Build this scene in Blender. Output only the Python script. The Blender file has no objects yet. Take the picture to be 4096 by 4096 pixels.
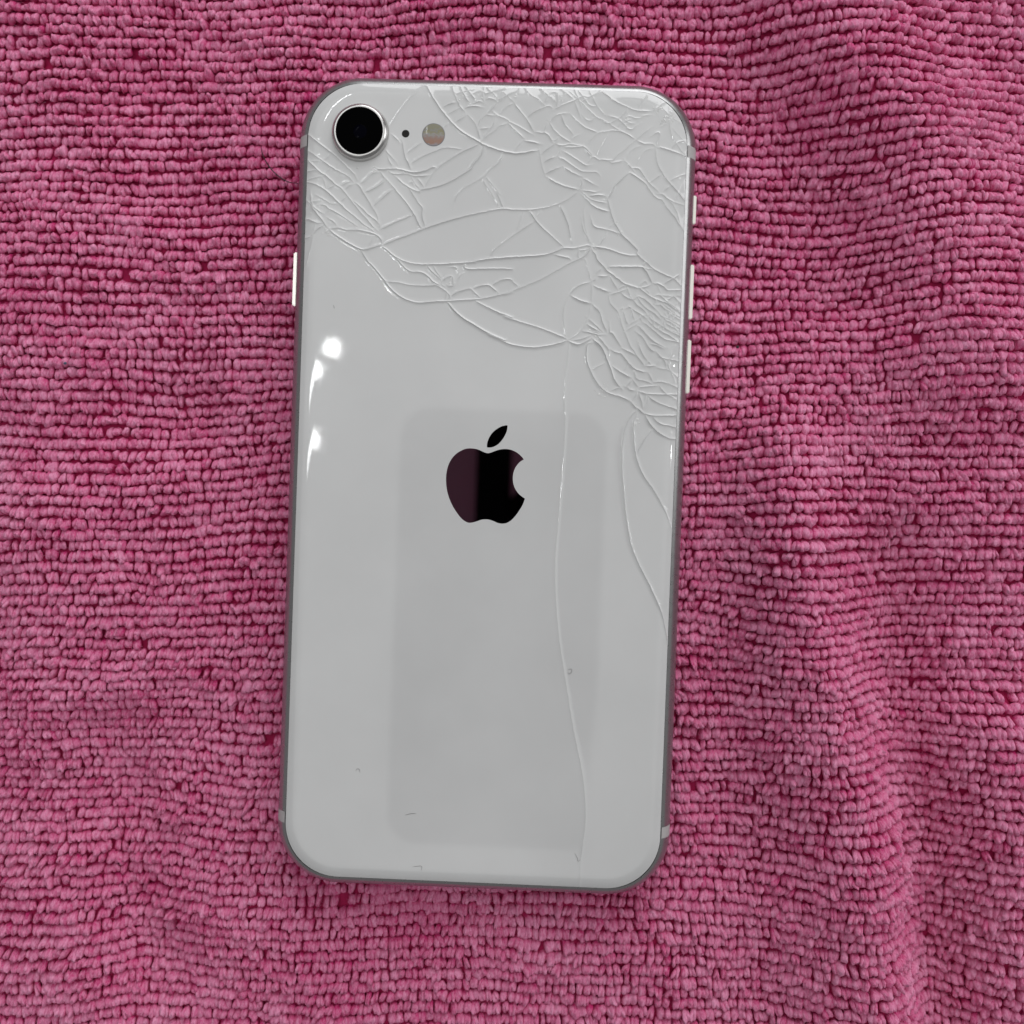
import bpy, bmesh, math, random
import numpy as np
from mathutils import Matrix, Vector
from mathutils.geometry import delaunay_2d_cdt
from mathutils.kdtree import KDTree

MM = 0.001
random.seed(7)
rng = np.random.default_rng(7)
scene = bpy.context.scene
C = scene.collection

# ------------------------------------------------------------------ camera
cam_data = bpy.data.cameras.new("camera")
cam = bpy.data.objects.new("camera", cam_data)
C.objects.link(cam)
cam_data.sensor_fit = 'AUTO'
cam_data.sensor_width = 36
cam_data.angle = math.radians(56)
cam_data.clip_start = 0.0005
cam_data.clip_end = 20
CAM = (7.6448, -1.6896, 169.6163)
R = ((0.999183, -0.036413, 0.017542), (0.036165, 0.999245, 0.014219), (-0.018047, -0.013573, 0.999745))
M = Matrix([R[i] + (CAM[i] * MM,) for i in range(3)] + [(0, 0, 0, 1)])
cam.matrix_world = M
scene.camera = cam
cam_data.dof.use_dof = True
cam_data.dof.focus_distance = 0.1624
cam_data.dof.aperture_fstop = 12.5

# ------------------------------------------------------------------ light
world = bpy.data.worlds.new("World")
scene.world = world
world.use_nodes = True
bg = world.node_tree.nodes["Background"]
bg.inputs[0].default_value = (0.98, 0.99, 1.0, 1)
bg.inputs[1].default_value = 0.17

def area(name, loc, target, size, radiance, shape='DISK', col=(1, 1, 1), spread=180):
    d = bpy.data.lights.new(name, 'AREA')
    d.shape = shape
    d.size = size
    a = math.pi * size * size / 4 if shape == 'DISK' else size * size
    d.energy = radiance * math.pi * a
    d.color = col
    d.spread = math.radians(spread)
    o = bpy.data.objects.new(name, d)
    C.objects.link(o)
    o.location = loc
    o.rotation_euler = (Vector(target) - Vector(loc)).to_track_quat('-Z', 'Y').to_euler()
    return o

area("ceiling_light", (-0.12, 0.12, 1.6), (-0.12, 0.12, 0), 2.4, 0.56, col=(1, 0.995, 0.985))
area("window_light", (0.22, 1.15, 0.52), (0, 0, 0), 1.0, 2.9, col=(0.985, 0.99, 1.0))
area("window_light", (1.15, 0.42, 0.50), (0, 0, 0), 0.7, 2.2, col=(0.99, 0.995, 1.0))
# ceiling downlights, mirrored in the glass and along its rounded rim
for x, y, s, r in ((-0.320, 0.231, 0.014, 110), (-0.350, 0.195, 0.019, 75), (-0.350, 0.082, 0.019, 75), (1.15, 0.240, 0.07, 40), (1.15, 0.115, 0.07, 40)):
    area("downlight", (x, y, 1.4), (0, 0, 0), s, r, col=(0.97, 0.99, 1))
# two slim tube lamps running away from the left pair
for (xa, ya), (xb, yb) in (((-0.37, 0.190), (-0.58, 0.150)), ((-0.37, 0.078), (-0.58, 0.035)), ((-0.40, 0.62), (-0.41, 0.95))):
    o = area("tube_light", ((xa + xb) / 2, (ya + yb) / 2, 1.4), (0, 0, 0), 0.1, 1, 'RECTANGLE', (0.97, 0.99, 1))
    L = math.hypot(xb - xa, yb - ya)
    o.data.size = L; o.data.size_y = 0.02
    o.data.energy = 24 * math.pi * L * 0.02
    o.rotation_euler = (0, 0, math.atan2(yb - ya, xb - xa))

scene.view_settings.view_transform = 'Standard'
scene.view_settings.look = 'None'
scene.view_settings.gamma = 1
scene.view_settings.exposure = 0.2
scene.render.engine = 'CYCLES'
scene.render.resolution_x = 1024
scene.render.resolution_y = 1024
scene.cycles.max_bounces = 8
scene.cycles.diffuse_bounces = 7

# ------------------------------------------------------------------ helpers
def tag(o, label=None, cat=None, group=None, kind=None):
    for k, v in (('label', label), ('category', cat), ('group', group), ('kind', kind)):
        if v:
            o[k] = v
    return o

def empty(name, loc=(0, 0, 0)):
    o = bpy.data.objects.new(name, None)
    C.objects.link(o)
    o.location = [c * MM for c in loc]
    o.empty_display_size = 0.01
    return o

def mesh_obj(name, verts, faces, mat, parent=None, smooth=True, sharp=None):
    """verts in millimetres, world axes"""
    me = bpy.data.meshes.new(name)
    off = parent_offset(parent)
    v = np.asarray(verts, dtype=float).reshape(-1, 3) - off
    me.from_pydata((v * MM).tolist(), [], faces)
    if smooth:
        me.polygons.foreach_set('use_smooth', [True] * len(me.polygons))
    if sharp:
        for e in me.edges:
            a, b = e.vertices
            if (min(a, b), max(a, b)) in sharp:
                e.use_edge_sharp = True
    me.materials.append(mat)
    me.update()
    o = bpy.data.objects.new(name, me)
    C.objects.link(o)
    if parent:
        o.parent = parent
    return o

def parent_offset(p):
    off = np.zeros(3)
    while p is not None:
        off = off + np.array(p.location) / MM
        p = p.parent
    return off

def nodes_mat(name):
    m = bpy.data.materials.new(name)
    m.use_nodes = True
    nt = m.node_tree
    return m, nt, nt.nodes["Principled BSDF"]

def N(nt, typ, **kw):
    n = nt.nodes.new(typ)
    for k, v in kw.items():
        if hasattr(n, k):
            setattr(n, k, v)
    return n

# ------------------------------------------------------------------ materials
def mat_glass_back():
    m, nt, b = nodes_mat("white_glass")
    tc = N(nt, 'ShaderNodeTexCoord')
    no = N(nt, 'ShaderNodeTexNoise')
    no.inputs['Scale'].default_value = 55
    no.inputs['Detail'].default_value = 6
    nt.links.new(tc.outputs['Object'], no.inputs['Vector'])
    ra = N(nt, 'ShaderNodeValToRGB')
    ra.color_ramp.elements[0].color = (0.63, 0.632, 0.63, 1)
    ra.color_ramp.elements[1].color = (0.68, 0.682, 0.68, 1)
    ra.color_ramp.elements[0].position = 0.3
    ra.color_ramp.elements[1].position = 0.7
    nt.links.new(no.outputs['Fac'], ra.inputs['Fac'])
    nt.links.new(ra.outputs['Color'], b.inputs['Base Color'])
    b.inputs['Roughness'].default_value = 0.6
    b.inputs['Specular IOR Level'].default_value = 0.0
    b.inputs['Coat Weight'].default_value = 1.0
    b.inputs['Coat IOR'].default_value = 1.53
    b.inputs['Coat Roughness'].default_value = 0.035
    n2 = N(nt, 'ShaderNodeTexNoise')
    n2.inputs['Scale'].default_value = 700
    n2.inputs['Detail'].default_value = 3
    nt.links.new(tc.outputs['Object'], n2.inputs['Vector'])
    mr = N(nt, 'ShaderNodeMapRange')
    mr.inputs['From Min'].default_value = 0.3
    mr.inputs['From Max'].default_value = 0.8
    mr.inputs['To Min'].default_value = 0.02
    mr.inputs['To Max'].default_value = 0.06
    nt.links.new(n2.outputs['Fac'], mr.inputs['Value'])
    nt.links.new(mr.outputs['Result'], b.inputs['Coat Roughness'])
    return m

def mat_metal(name, col, rough, aniso_noise=True):
    m, nt, b = nodes_mat(name)
    b.inputs['Metallic'].default_value = 1
    b.inputs['Base Color'].default_value = (*col, 1)
    b.inputs['Roughness'].default_value = rough
    if aniso_noise:
        tc = N(nt, 'ShaderNodeTexCoord')
        no = N(nt, 'ShaderNodeTexNoise')
        no.inputs['Scale'].default_value = 900
        no.inputs['Detail'].default_value = 4
        nt.links.new(tc.outputs['Object'], no.inputs['Vector'])
        mr = N(nt, 'ShaderNodeMapRange')
        mr.inputs['To Min'].default_value = max(0.02, rough - 0.08)
        mr.inputs['To Max'].default_value = rough + 0.1
        nt.links.new(no.outputs['Fac'], mr.inputs['Value'])
        nt.links.new(mr.outputs['Result'], b.inputs['Roughness'])
        bu = N(nt, 'ShaderNodeBump')
        bu.inputs['Strength'].default_value = 0.06
        bu.inputs['Distance'].default_value = 0.00005
        nt.links.new(no.outputs['Fac'], bu.inputs['Height'])
        nt.links.new(bu.outputs['Normal'], b.inputs['Normal'])
    return m

def mat_plain(name, col, rough=0.5, spec=0.5, coat=0.0):
    m, nt, b = nodes_mat(name)
    tc = N(nt, 'ShaderNodeTexCoord')
    no = N(nt, 'ShaderNodeTexNoise')
    no.inputs['Scale'].default_value = 1200
    nt.links.new(tc.outputs['Object'], no.inputs['Vector'])
    mx = N(nt, 'ShaderNodeMix', data_type='RGBA')
    mx.inputs['A'].default_value = (*[c * 0.9 for c in col], 1)
    mx.inputs['B'].default_value = (*[min(1, c * 1.1) for c in col], 1)
    nt.links.new(no.outputs['Fac'], mx.inputs['Factor'])
    nt.links.new(mx.outputs['Result'], b.inputs['Base Color'])
    b.inputs['Roughness'].default_value = rough
    b.inputs['Specular IOR Level'].default_value = spec
    b.inputs['Coat Weight'].default_value = coat
    b.inputs['Coat Roughness'].default_value = 0.02
    return m

def mat_towel(name, light, dark, bump=1.0):
    m, nt, b = nodes_mat(name)
    tc = N(nt, 'ShaderNodeTexCoord')
    at = N(nt, 'ShaderNodeAttribute', attribute_name='tint')
    fib = N(nt, 'ShaderNodeTexNoise')
    fib.inputs['Scale'].default_value = 3000
    fib.inputs['Detail'].default_value = 5
    fib.inputs['Roughness'].default_value = 0.78
    mp = N(nt, 'ShaderNodeMapping')
    mp.inputs['Scale'].default_value = (1.25, 0.5, 0.6)
    mp.inputs['Rotation'].default_value = (0, 0, 0.5)
    nt.links.new(tc.outputs['Object'], mp.inputs['Vector'])
    nt.links.new(mp.outputs['Vector'], fib.inputs['Vector'])
    big = N(nt, 'ShaderNodeTexNoise')
    big.inputs['Scale'].default_value = 28
    big.inputs['Detail'].default_value = 3
    nt.links.new(tc.outputs['Object'], big.inputs['Vector'])
    a1 = N(nt, 'ShaderNodeMath', operation='MULTIPLY_ADD')
    nt.links.new(fib.outputs['Fac'], a1.inputs[0])
    a1.inputs[1].default_value = 2.0
    nt.links.new(at.outputs['Fac'], a1.inputs[2])
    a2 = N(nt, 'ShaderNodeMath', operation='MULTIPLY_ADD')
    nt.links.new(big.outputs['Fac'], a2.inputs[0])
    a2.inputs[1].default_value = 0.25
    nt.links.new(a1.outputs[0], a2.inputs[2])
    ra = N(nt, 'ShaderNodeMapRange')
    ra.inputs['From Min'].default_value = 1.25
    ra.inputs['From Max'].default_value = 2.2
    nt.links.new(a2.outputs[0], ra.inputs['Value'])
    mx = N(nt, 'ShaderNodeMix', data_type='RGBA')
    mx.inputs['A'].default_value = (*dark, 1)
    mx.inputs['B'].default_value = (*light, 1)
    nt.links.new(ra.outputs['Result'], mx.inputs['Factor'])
    nt.links.new(mx.outputs['Result'], b.inputs['Base Color'])
    b.inputs['Roughness'].default_value = 0.55
    b.inputs['Specular IOR Level'].default_value = 0.05
    b.inputs['Sheen Weight'].default_value = 0.0
    b.inputs['Sheen Roughness'].default_value = 0.45
    b.inputs['Sheen Tint'].default_value = (1.0, 0.75, 0.9, 1)
    bu = N(nt, 'ShaderNodeBump')
    bu.inputs['Strength'].default_value = 0.9 * bump
    bu.inputs['Distance'].default_value = 0.00018
    nt.links.new(fib.outputs['Fac'], bu.inputs['Height'])
    nt.links.new(bu.outputs['Normal'], b.inputs['Normal'])
    return m

def mat_flash():
    m, nt, b = nodes_mat("flash_diffuser")
    tc = N(nt, 'ShaderNodeTexCoord')
    sep = N(nt, 'ShaderNodeSeparateXYZ')
    nt.links.new(tc.outputs['Generated'], sep.inputs[0])
    no = N(nt, 'ShaderNodeTexNoise')
    no.inputs['Scale'].default_value = 7
    no.inputs['Detail'].default_value = 5
    nt.links.new(tc.outputs['Generated'], no.inputs['Vector'])
    ad = N(nt, 'ShaderNodeMath', operation='MULTIPLY_ADD')
    nt.links.new(no.outputs['Fac'], ad.inputs[0])
    ad.inputs[1].default_value = 0.5
    nt.links.new(sep.outputs['Y'], ad.inputs[2])
    ra = N(nt, 'ShaderNodeValToRGB')
    e = ra.color_ramp.elements
    e[0].position = 0.28; e[0].color = (0.30, 0.27, 0.28, 1)
    e[1].position = 1.1; e[1].color = (0.24, 0.24, 0.25, 1)
    for p, c in ((0.42, (0.33, 0.17, 0.11, 1)), (0.62, (0.29, 0.20, 0.17, 1)), (0.74, (0.30, 0.29, 0.28, 1)), (0.9, (0.24, 0.22, 0.11, 1)), (1.0, (0.23, 0.22, 0.15, 1))):
        x = e.new(p); x.color = c
    nt.links.new(ad.outputs[0], ra.inputs['Fac'])
    nt.links.new(ra.outputs['Color'], b.inputs['Base Color'])
    b.inputs['Roughness'].default_value = 0.45
    b.inputs['Coat Weight'].default_value = 0.4
    return m

M_GLASS = mat_glass_back()
M_ALU = mat_metal("silver_aluminium", (0.37, 0.37, 0.37), 0.28)
M_ALU.node_tree.nodes["Principled BSDF"].inputs["Metallic"].default_value = 0.82
M_BRIGHT = mat_metal("polished_edge", (0.85, 0.82, 0.76), 0.32)
M_RING = mat_metal("ring_metal", (0.56, 0.55, 0.54), 0.24)
M_BLACK = mat_plain("black_lens_glass", (0.0006, 0.0006, 0.0008), 0.03, 0.012)
M_DARK = mat_plain("dark_gap", (0.012, 0.012, 0.013), 0.7, 0.1)
M_GRILLE = mat_plain("grille", (0.02, 0.02, 0.02), 0.5, 0.3)
M_BAND = mat_plain("antenna_plastic", (0.46, 0.455, 0.45), 0.5, 0.3)
M_EMBLEM = mat_metal("mirror_emblem", (0.80, 0.78, 0.80), 0.015, False)
M_CHIP = mat_plain("crushed_glass", (0.76, 0.76, 0.75), 0.12, 0.8, 1.0)
M_FLASH = mat_flash()
M_LINT = mat_plain("dark_lint", (0.17, 0.165, 0.165), 0.8, 0.2)
M_HAIR = mat_plain("black_hair", (0.008, 0.005, 0.006), 0.45, 0.5)
M_TOWEL = mat_towel("pink_cloth", (0.50, 0.032, 0.13), (0.36, 0.016, 0.08), 0.6)
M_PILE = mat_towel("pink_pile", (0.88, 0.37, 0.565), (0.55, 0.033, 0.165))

# ------------------------------------------------------------------ towel (surface under the phone)
def vnoise(x, y, seed):
    """smooth value noise, numpy"""
    r = np.random.default_rng(seed)
    tab = r.random((64, 64))
    xi = np.floor(x).astype(int); yi = np.floor(y).astype(int)
    fx = x - xi; fy = y - yi
    fx = fx * fx * (3 - 2 * fx); fy = fy * fy * (3 - 2 * fy)
    g = lambda i, j: tab[i % 64, j % 64]
    return (g(xi, yi) * (1 - fx) + g(xi + 1, yi) * fx) * (1 - fy) + (g(xi, yi + 1) * (1 - fx) + g(xi + 1, yi + 1) * fx) * fy - 0.5

FOLDS = [  # polyline (mm), height, left width, right width
    ([(49, 30), (53.1, -13.3), (60.7, -39.3), (67.2, -61.0), (70.6, -91.5), (72, -125)], 4.4, 13, 7),
    ([(48, 110), (52.6, 86.3), (60.3, 75.7), (69.4, 63.1), (76.6, 46.1), (79.4, 31.1), (84, 5)], 3.4, 12, 14),
    ([(38.0, 100), (40.6, 79.4), (47.7, 66.8), (56, 56.3), (62.0, 39.2), (66, 28)], -1.5, 11, 11),
    ([(-81.8, 60), (-80, 20), (-76.6, -18.2), (-73.9, -31.4), (-70, -60)], 1.6, 14, 14),
    ([(-100, -2), (-77.2, 3.9), (-57.4, 11.2), (-44, 15)], -1.3, 9, 9),
    ([(-68, -38), (-64.4, -51.0), (-61.6, -70.9), (-54.3, -98.5)], -1.8, 8, 8),
    ([(-52, 98), (-56, 62), (-60, 42)], -1.1, 9, 9),
    ([(71, 5), (72.7, -14.8), (74.5, -38.8), (79.5, -56.1), (83.8, -90.9), (85, -120)], -2.2, 6, 7),
    ([(40, 60), (41, 20), (42, -30), (43, -75)], -1.6, 6, 9),
    ([(92, -30), (95, -60), (100, -100)], 2.0, 9, 12),
]

def pl_dist(x, y, pl):
    best = np.full(x.shape, 1e9); sgn = np.zeros(x.shape); tt = np.zeros(x.shape)
    n = len(pl) - 1
    for i in range(n):
        (ax, ay), (bx, by) = pl[i], pl[i + 1]
        dx, dy = bx - ax, by - ay
        t = np.clip(((x - ax) * dx + (y - ay) * dy) / (dx * dx + dy * dy), 0, 1)
        px, py = x - ax - t * dx, y - ay - t * dy
        d = np.hypot(px, py)
        m = d < best
        best = np.where(m, d, best)
        sgn = np.where(m, np.sign(dx * py - dy * px), sgn)
        tt = np.where(m, (i + t) / n, tt)
    return best, sgn, tt

def sdf_rr(x, y, hw, hh, r):
    """inside positive distance"""
    qx = np.abs(x) - (hw - r); qy = np.abs(y) - (hh - r)
    return -(np.hypot(np.maximum(qx, 0), np.maximum(qy, 0)) + np.minimum(np.maximum(qx, qy), 0) - r)

HW, HH, RO = 33.85, 69.2, 10.8      # outer half width, half height, corner radius
INSET = 1.98
GW, GH, RG = HW - INSET, HH - INSET, RO - INSET + 0.25

def cloth_h(x, y):
    h = np.zeros(x.shape)
    for pl, a, wl, wr in FOLDS:
        d, s, t = pl_dist(x, y, pl)
        w = np.where(s < 0, wl, wr) if pl[0][1] < pl[-1][1] else np.where(s < 0, wl, wr)
        env = np.clip(np.minimum(t, 1 - t) * 6, 0, 1)
        env = env * env * (3 - 2 * env)
        h = h + 2.0 * a * np.exp(-(d / w) ** 2) * env
    h = h + 2.2 * vnoise(x / 34 + 9, y / 26 + 3, 1) + 0.9 * vnoise(x / 13 + 2, y / 11, 2) + 0.5 * vnoise(x / 6, y / 5 + 7, 3)
    out = -sdf_rr(x, y, HW, HH, RO)
    k = np.clip(out / 18, 0, 1)
    k = k * k * (3 - 2 * k)
    flat = -1.7 + 0.35 * vnoise(x / 9, y / 8, 5)
    return flat * (1 - k) + (h - 0.9) * k

towel_root = None
nx, ny = 150, 150
gx, gy = np.meshgrid(np.linspace(-128, 134, nx), np.linspace(-132, 128, ny))
gz = cloth_h(gx, gy)
vv = np.stack([gx.ravel(), gy.ravel(), gz.ravel() - 0.15], 1)
ff = [(j * nx + i, j * nx + i + 1, (j + 1) * nx + i + 1, (j + 1) * nx + i) for j in range(ny - 1) for i in range(nx - 1)]
towel = mesh_obj("towel", vv, ff, M_TOWEL)
tag(towel, "pink looped microfibre towel with soft folds under the phone", "towel")

def build_pile():
    # template dome: rounded box, 8 x 5 rings
    S, K = 8, 5
    tv = []
    for k in range(K):
        ph = [-0.42, 0.0, 0.5, 0.95, 1.3][k]
        for s in range(S):
            th = 2 * math.pi * (s + 0.5 * (k % 2)) / S
            e = 0.78
            c, sn = math.cos(th), math.sin(th)
            cx = math.copysign(abs(c) ** e, c) * math.cos(ph)
            cy = math.copysign(abs(sn) ** e, sn) * math.cos(ph)
            tv.append((cx, cy, math.sin(ph)))
    tv.append((0, 0, 1.0))
    tv = np.array(tv)
    tf = []
    for k in range(K - 1):
        for s in range(S):
            a, b2 = k * S + s, k * S + (s + 1) % S
            c2, d2 = (k + 1) * S + s, (k + 1) * S + (s + 1) % S
            if k % 2 == 0:
                tf += [(a, b2, c2), (b2, d2, c2)]
            else:
                tf += [(a, b2, d2), (a, d2, c2)]
    top = K * S
    for s in range(S):
        tf.append(((K - 1) * S + s, (K - 1) * S + (s + 1) % S, top))
    tf = np.array(tf)
    PX, PY = 1.36, 1.95
    cols = np.arange(-82, 86); rows = np.arange(-58, 56)
    ci, ri = np.meshgrid(cols, rows)
    ci = ci.ravel().astype(float); ri = ri.ravel().astype(float)
    n = len(ci)
    u = ci * PX; v = ri * PY
    # rows drift, bunch and wander
    th = math.radians(1.8)
    x = u * math.cos(th) - v * math.sin(th)
    y = u * math.sin(th) + v * math.cos(th)
    rowoff = np.random.default_rng(3).normal(0, 0.16, 400)
    x += rowoff[(ri + 200).astype(int)] + 0.9 * vnoise(u / 22, v / 12, 11) * 2 + 0.3 * vnoise(u / 5, v / 3.2, 12)
    y += 2.6 * vnoise(u / 30, v / 24 + 5, 13) + 1.0 * vnoise(u / 11, v / 14, 14) + 0.4 * vnoise(u / 4.2, v / 6, 15)
    x += rng.normal(0, 0.10, n)
    y += rng.normal(0, 0.09, n)
    keep = sdf_rr(x, y, HW, HH, RO) < 1.6
    # a few loops are missing, letting the ground weave show
    keep &= rng.random(n) > 0.0018
    x, y, u, v, ri = x[keep], y[keep], u[keep], v[keep], ri[keep]
    n = len(x)
    # merge: some beads are wide (two loops joined), some thin
    sx = 0.80 * rng.normal(1, 0.13, n).clip(0.62, 1.5)
    sy = 0.95 * rng.normal(1, 0.10, n).clip(0.7, 1.3)
    sz = 1.08 * rng.normal(1, 0.17, n).clip(0.6, 1.5) * (1 + 0.5 * vnoise(u / 7, v / 6, 21))
    rz = rng.normal(0, 0.16, n) + 0.5 * vnoise(u / 9, v / 7, 22)
    lean = 0.32 + rng.normal(0, 0.15, n)
    leanx = rng.normal(0, 0.12, n) + 0.22 * vnoise(u / 14, v / 12, 23)
    # every tuft is a bunch of two loops pressed together
    dup2 = np.repeat(np.arange(n), 2)
    sgn = np.tile([-1.0, 1.0], n)
    x, y, u, v = x[dup2], y[dup2], u[dup2], v[dup2]
    sx, sy, sz, rz, lean, leanx = (q_[dup2] for q_ in (sx, sy, sz, rz, lean, leanx))
    n = len(x)
    ang = np.repeat(rng.normal(0.3, 0.6, n // 2), 2)
    off = rng.normal(0.19, 0.07, n)
    x = x + sgn * np.cos(ang) * off
    y = y + sgn * np.sin(ang) * off * 0.8
    sx = sx * rng.normal(0.77, 0.08, n).clip(0.5, 0.98)
    sy = sy * rng.normal(1.01, 0.07, n).clip(0.6, 1.2)
    sz = sz * rng.normal(0.98, 0.13, n)
    rz = rz + rng.normal(0, 0.18, n)
    lean = lean + rng.normal(0, 0.10, n)
    leanx = leanx + sgn * 0.12 + rng.normal(0, 0.1, n)
    e = 0.6
    h = cloth_h(x, y)
    gxn = (cloth_h(x + e, y) - cloth_h(x - e, y)) / (2 * e)
    gyn = (cloth_h(x, y + e) - cloth_h(x, y - e)) / (2 * e)
    nv = len(tv)
    P = np.repeat(tv[None], n, 0)
    # lumpy surface noise
    lump = rng.normal(0, 1, (n, nv))
    lump[:, :8] *= 0.4
    P *= (1 + 0.085 * lump)[:, :, None]
    X = P[:, :, 0] * sx[:, None]; Y = P[:, :, 1] * sy[:, None]; Z = P[:, :, 2] * sz[:, None]
    # loops droop to the south: gentle north slope, steep overhanging south face
    Y = Y - lean[:, None] * Z + 0.25
    X = X + leanx[:, None] * Z
    c, s = np.cos(rz)[:, None], np.sin(rz)[:, None]
    X, Y = X * c - Y * s, X * s + Y * c
    Zw = h[:, None] + Z + gxn[:, None] * X + gyn[:, None] * Y + 0.15
    Xw = x[:, None] + X - gxn[:, None] * Z * 0.6
    Yw = y[:, None] + Y - gyn[:, None] * Z * 0.6
    V = np.stack([Xw, Yw, Zw], 2).reshape(-1, 3) * MM
    F = (tf[None] + (np.arange(n) * nv)[:, None, None]).reshape(-1, 3)
    me = bpy.data.meshes.new("pile")
    me.vertices.add(len(V)); me.vertices.foreach_set('co', V.astype(np.float32).ravel())
    me.loops.add(F.size); me.loops.foreach_set('vertex_index', F.astype(np.int32).ravel())
    me.polygons.add(len(F))
    me.polygons.foreach_set('loop_start', np.arange(0, F.size, 3, dtype=np.int32))
    me.polygons.foreach_set('loop_total', np.full(len(F), 3, dtype=np.int32))
    me.polygons.foreach_set('use_smooth', np.ones(len(F), dtype=bool))
    me.update(calc_edges=True)
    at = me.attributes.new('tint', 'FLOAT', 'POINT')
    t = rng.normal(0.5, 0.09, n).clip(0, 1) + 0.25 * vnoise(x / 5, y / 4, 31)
    # loop roots: crimson dye deepened by painted gap shade; tips: paler brushed fibre
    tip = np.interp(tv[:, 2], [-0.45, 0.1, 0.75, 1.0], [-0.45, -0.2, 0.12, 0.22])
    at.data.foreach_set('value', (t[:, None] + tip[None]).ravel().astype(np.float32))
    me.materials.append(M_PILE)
    me.validate()
    o = bpy.data.objects.new("pile", me)
    C.objects.link(o)
    o.parent = towel
    tag(o, kind="stuff")
    # stray brushed fibres standing off the loops
    m = 24000
    k = rng.integers(0, n, m)
    q = 4
    a = rng.uniform(0, 6.283, m); L = rng.uniform(0.4, 1.1, m); bend = rng.normal(0, 1.1, m)
    base = np.stack([x[k] + rng.normal(0, .35, m), y[k] - lean[k] * sz[k] * 0.8 + 0.25 + rng.normal(0, .4, m), h[k] + sz[k] * rng.uniform(.75, 1.0, m) + 0.15], 1)
    VV = []
    for i in range(q):
        t_ = i / (q - 1)
        ang = a + bend * t_
        c_ = base + np.stack([np.cos(ang) * L * t_, np.sin(ang) * L * t_, 0.32 * np.sin(t_ * 3.0) * np.ones(m)], 1)
        w_ = 0.026 * (1 - 0.6 * t_)
        VV.append(c_ + np.stack([-np.sin(ang) * w_, np.cos(ang) * w_, 0 * ang], 1))
        VV.append(c_ - np.stack([-np.sin(ang) * w_, np.cos(ang) * w_, 0 * ang], 1))
        VV.append(c_ + np.array([0, 0, 1.6])[None] * w_)
    VV = np.stack(VV, 1).reshape(-1, 3)
    fl = []
    for i in range(q - 1):
        for j in range(3):
            j2 = (j + 1) % 3
            fl.append((i * 3 + j, i * 3 + j2, i * 3 + 3 + j2, i * 3 + 3 + j))
    fl = (np.array(fl)[None] + (np.arange(m) * q * 3)[:, None, None]).reshape(-1, 4)
    inside = sdf_rr(base[:, 0], base[:, 1], HW, HH, RO) > -1.0
    fl = fl[~np.repeat(inside, (q - 1) * 3)]
    fz = mesh_obj("fuzz", VV, fl.tolist(), M_PILE, towel)
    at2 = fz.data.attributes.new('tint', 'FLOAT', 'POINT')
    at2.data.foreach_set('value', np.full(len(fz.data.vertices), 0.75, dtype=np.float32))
    tag(fz, kind="stuff")
    return o
build_pile()

# ------------------------------------------------------------------ the phone
phone = empty("phone", (0, 0, 0))
tag(phone, "silver phone lying face down with shattered white glass back", "phone")

def rr_path(hw, hh, r, n_corner=24, n_x=40, n_y=84):
    """closed rounded rectangle with slightly squared (continuous) corners"""
    pts = []
    def seg(a, b, n):
        for i in range(n):
            t = i / n
            pts.append((a[0] + (b[0] - a[0]) * t, a[1] + (b[1] - a[1]) * t))
    def arc(cx, cy, a0):
        for i in range(n_corner):
            a = a0 + (math.pi / 2) * i / n_corner
            pts.append((cx + r * math.cos(a), cy + r * math.sin(a)))
    arc(hw - r, hh - r, 0)
    seg((hw - r, hh), (-hw + r, hh), n_x)
    arc(-hw + r, hh - r, math.pi / 2)
    seg((-hw, hh - r), (-hw, -hh + r), n_y)
    arc(-hw + r, -hh + r, math.pi)
    seg((-hw + r, -hh), (hw - r, -hh), n_x)
    arc(hw - r, -hh + r, 1.5 * math.pi)
    seg((hw, -hh + r), (hw, hh - r), n_y)
    return pts

def frame_inset(z, r=3.65):
    return r - math.sqrt(max(0, r * r - (z - r) ** 2))

def build_frame():
    prof = [(INSET + 3.0, 6.25), (INSET + 0.02, 6.25), (INSET - 0.05, 6.79)]
    for i in range(1, 30):
        z = 6.84 - 6.84 * i / 30
        prof.append((frame_inset(z), z))
    prof.append((3.65, 0.0)); prof.append((9.0, 0.0))
    rings = []
    for ins, z in prof:
        r = max(0.8, RO - ins)
        rings.append([(x, y, z) for x, y in rr_path(HW - ins, HH - ins, r)])
    n = len(rings[0])
    V = [p for rg in rings for p in rg]
    F = []
    for k in range(len(rings) - 1):
        for i in range(n):
            j = (i + 1) % n
            F.append((k * n + i, (k + 1) * n + i, (k + 1) * n + j, k * n + j))
    F.append(tuple(range((len(rings) - 1) * n, len(rings) * n))[::-1])
    sharp = set()
    for k in (1, 2):
        for i in range(n):
            a, b = k * n + i, k * n + (i + 1) % n
            sharp.add((min(a, b), max(a, b)))
    return mesh_obj("frame", V, F, M_ALU, phone, True, sharp)
frame = build_frame()
# the dark bed that shows through the gap round the glass
bed = rr_path(HW - INSET + 0.3, HH - INSET + 0.3, RG + 0.3)
mesh_obj("glass_bed", [(x, y, 6.30) for x, y in bed] + [(x, y, 6.0) for x, y in bed],
         [tuple(range(len(bed)))] + [(i, len(bed) + i, len(bed) + (i + 1) % len(bed), (i + 1) % len(bed)) for i in range(len(bed))],
         M_DARK, phone, False)

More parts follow.
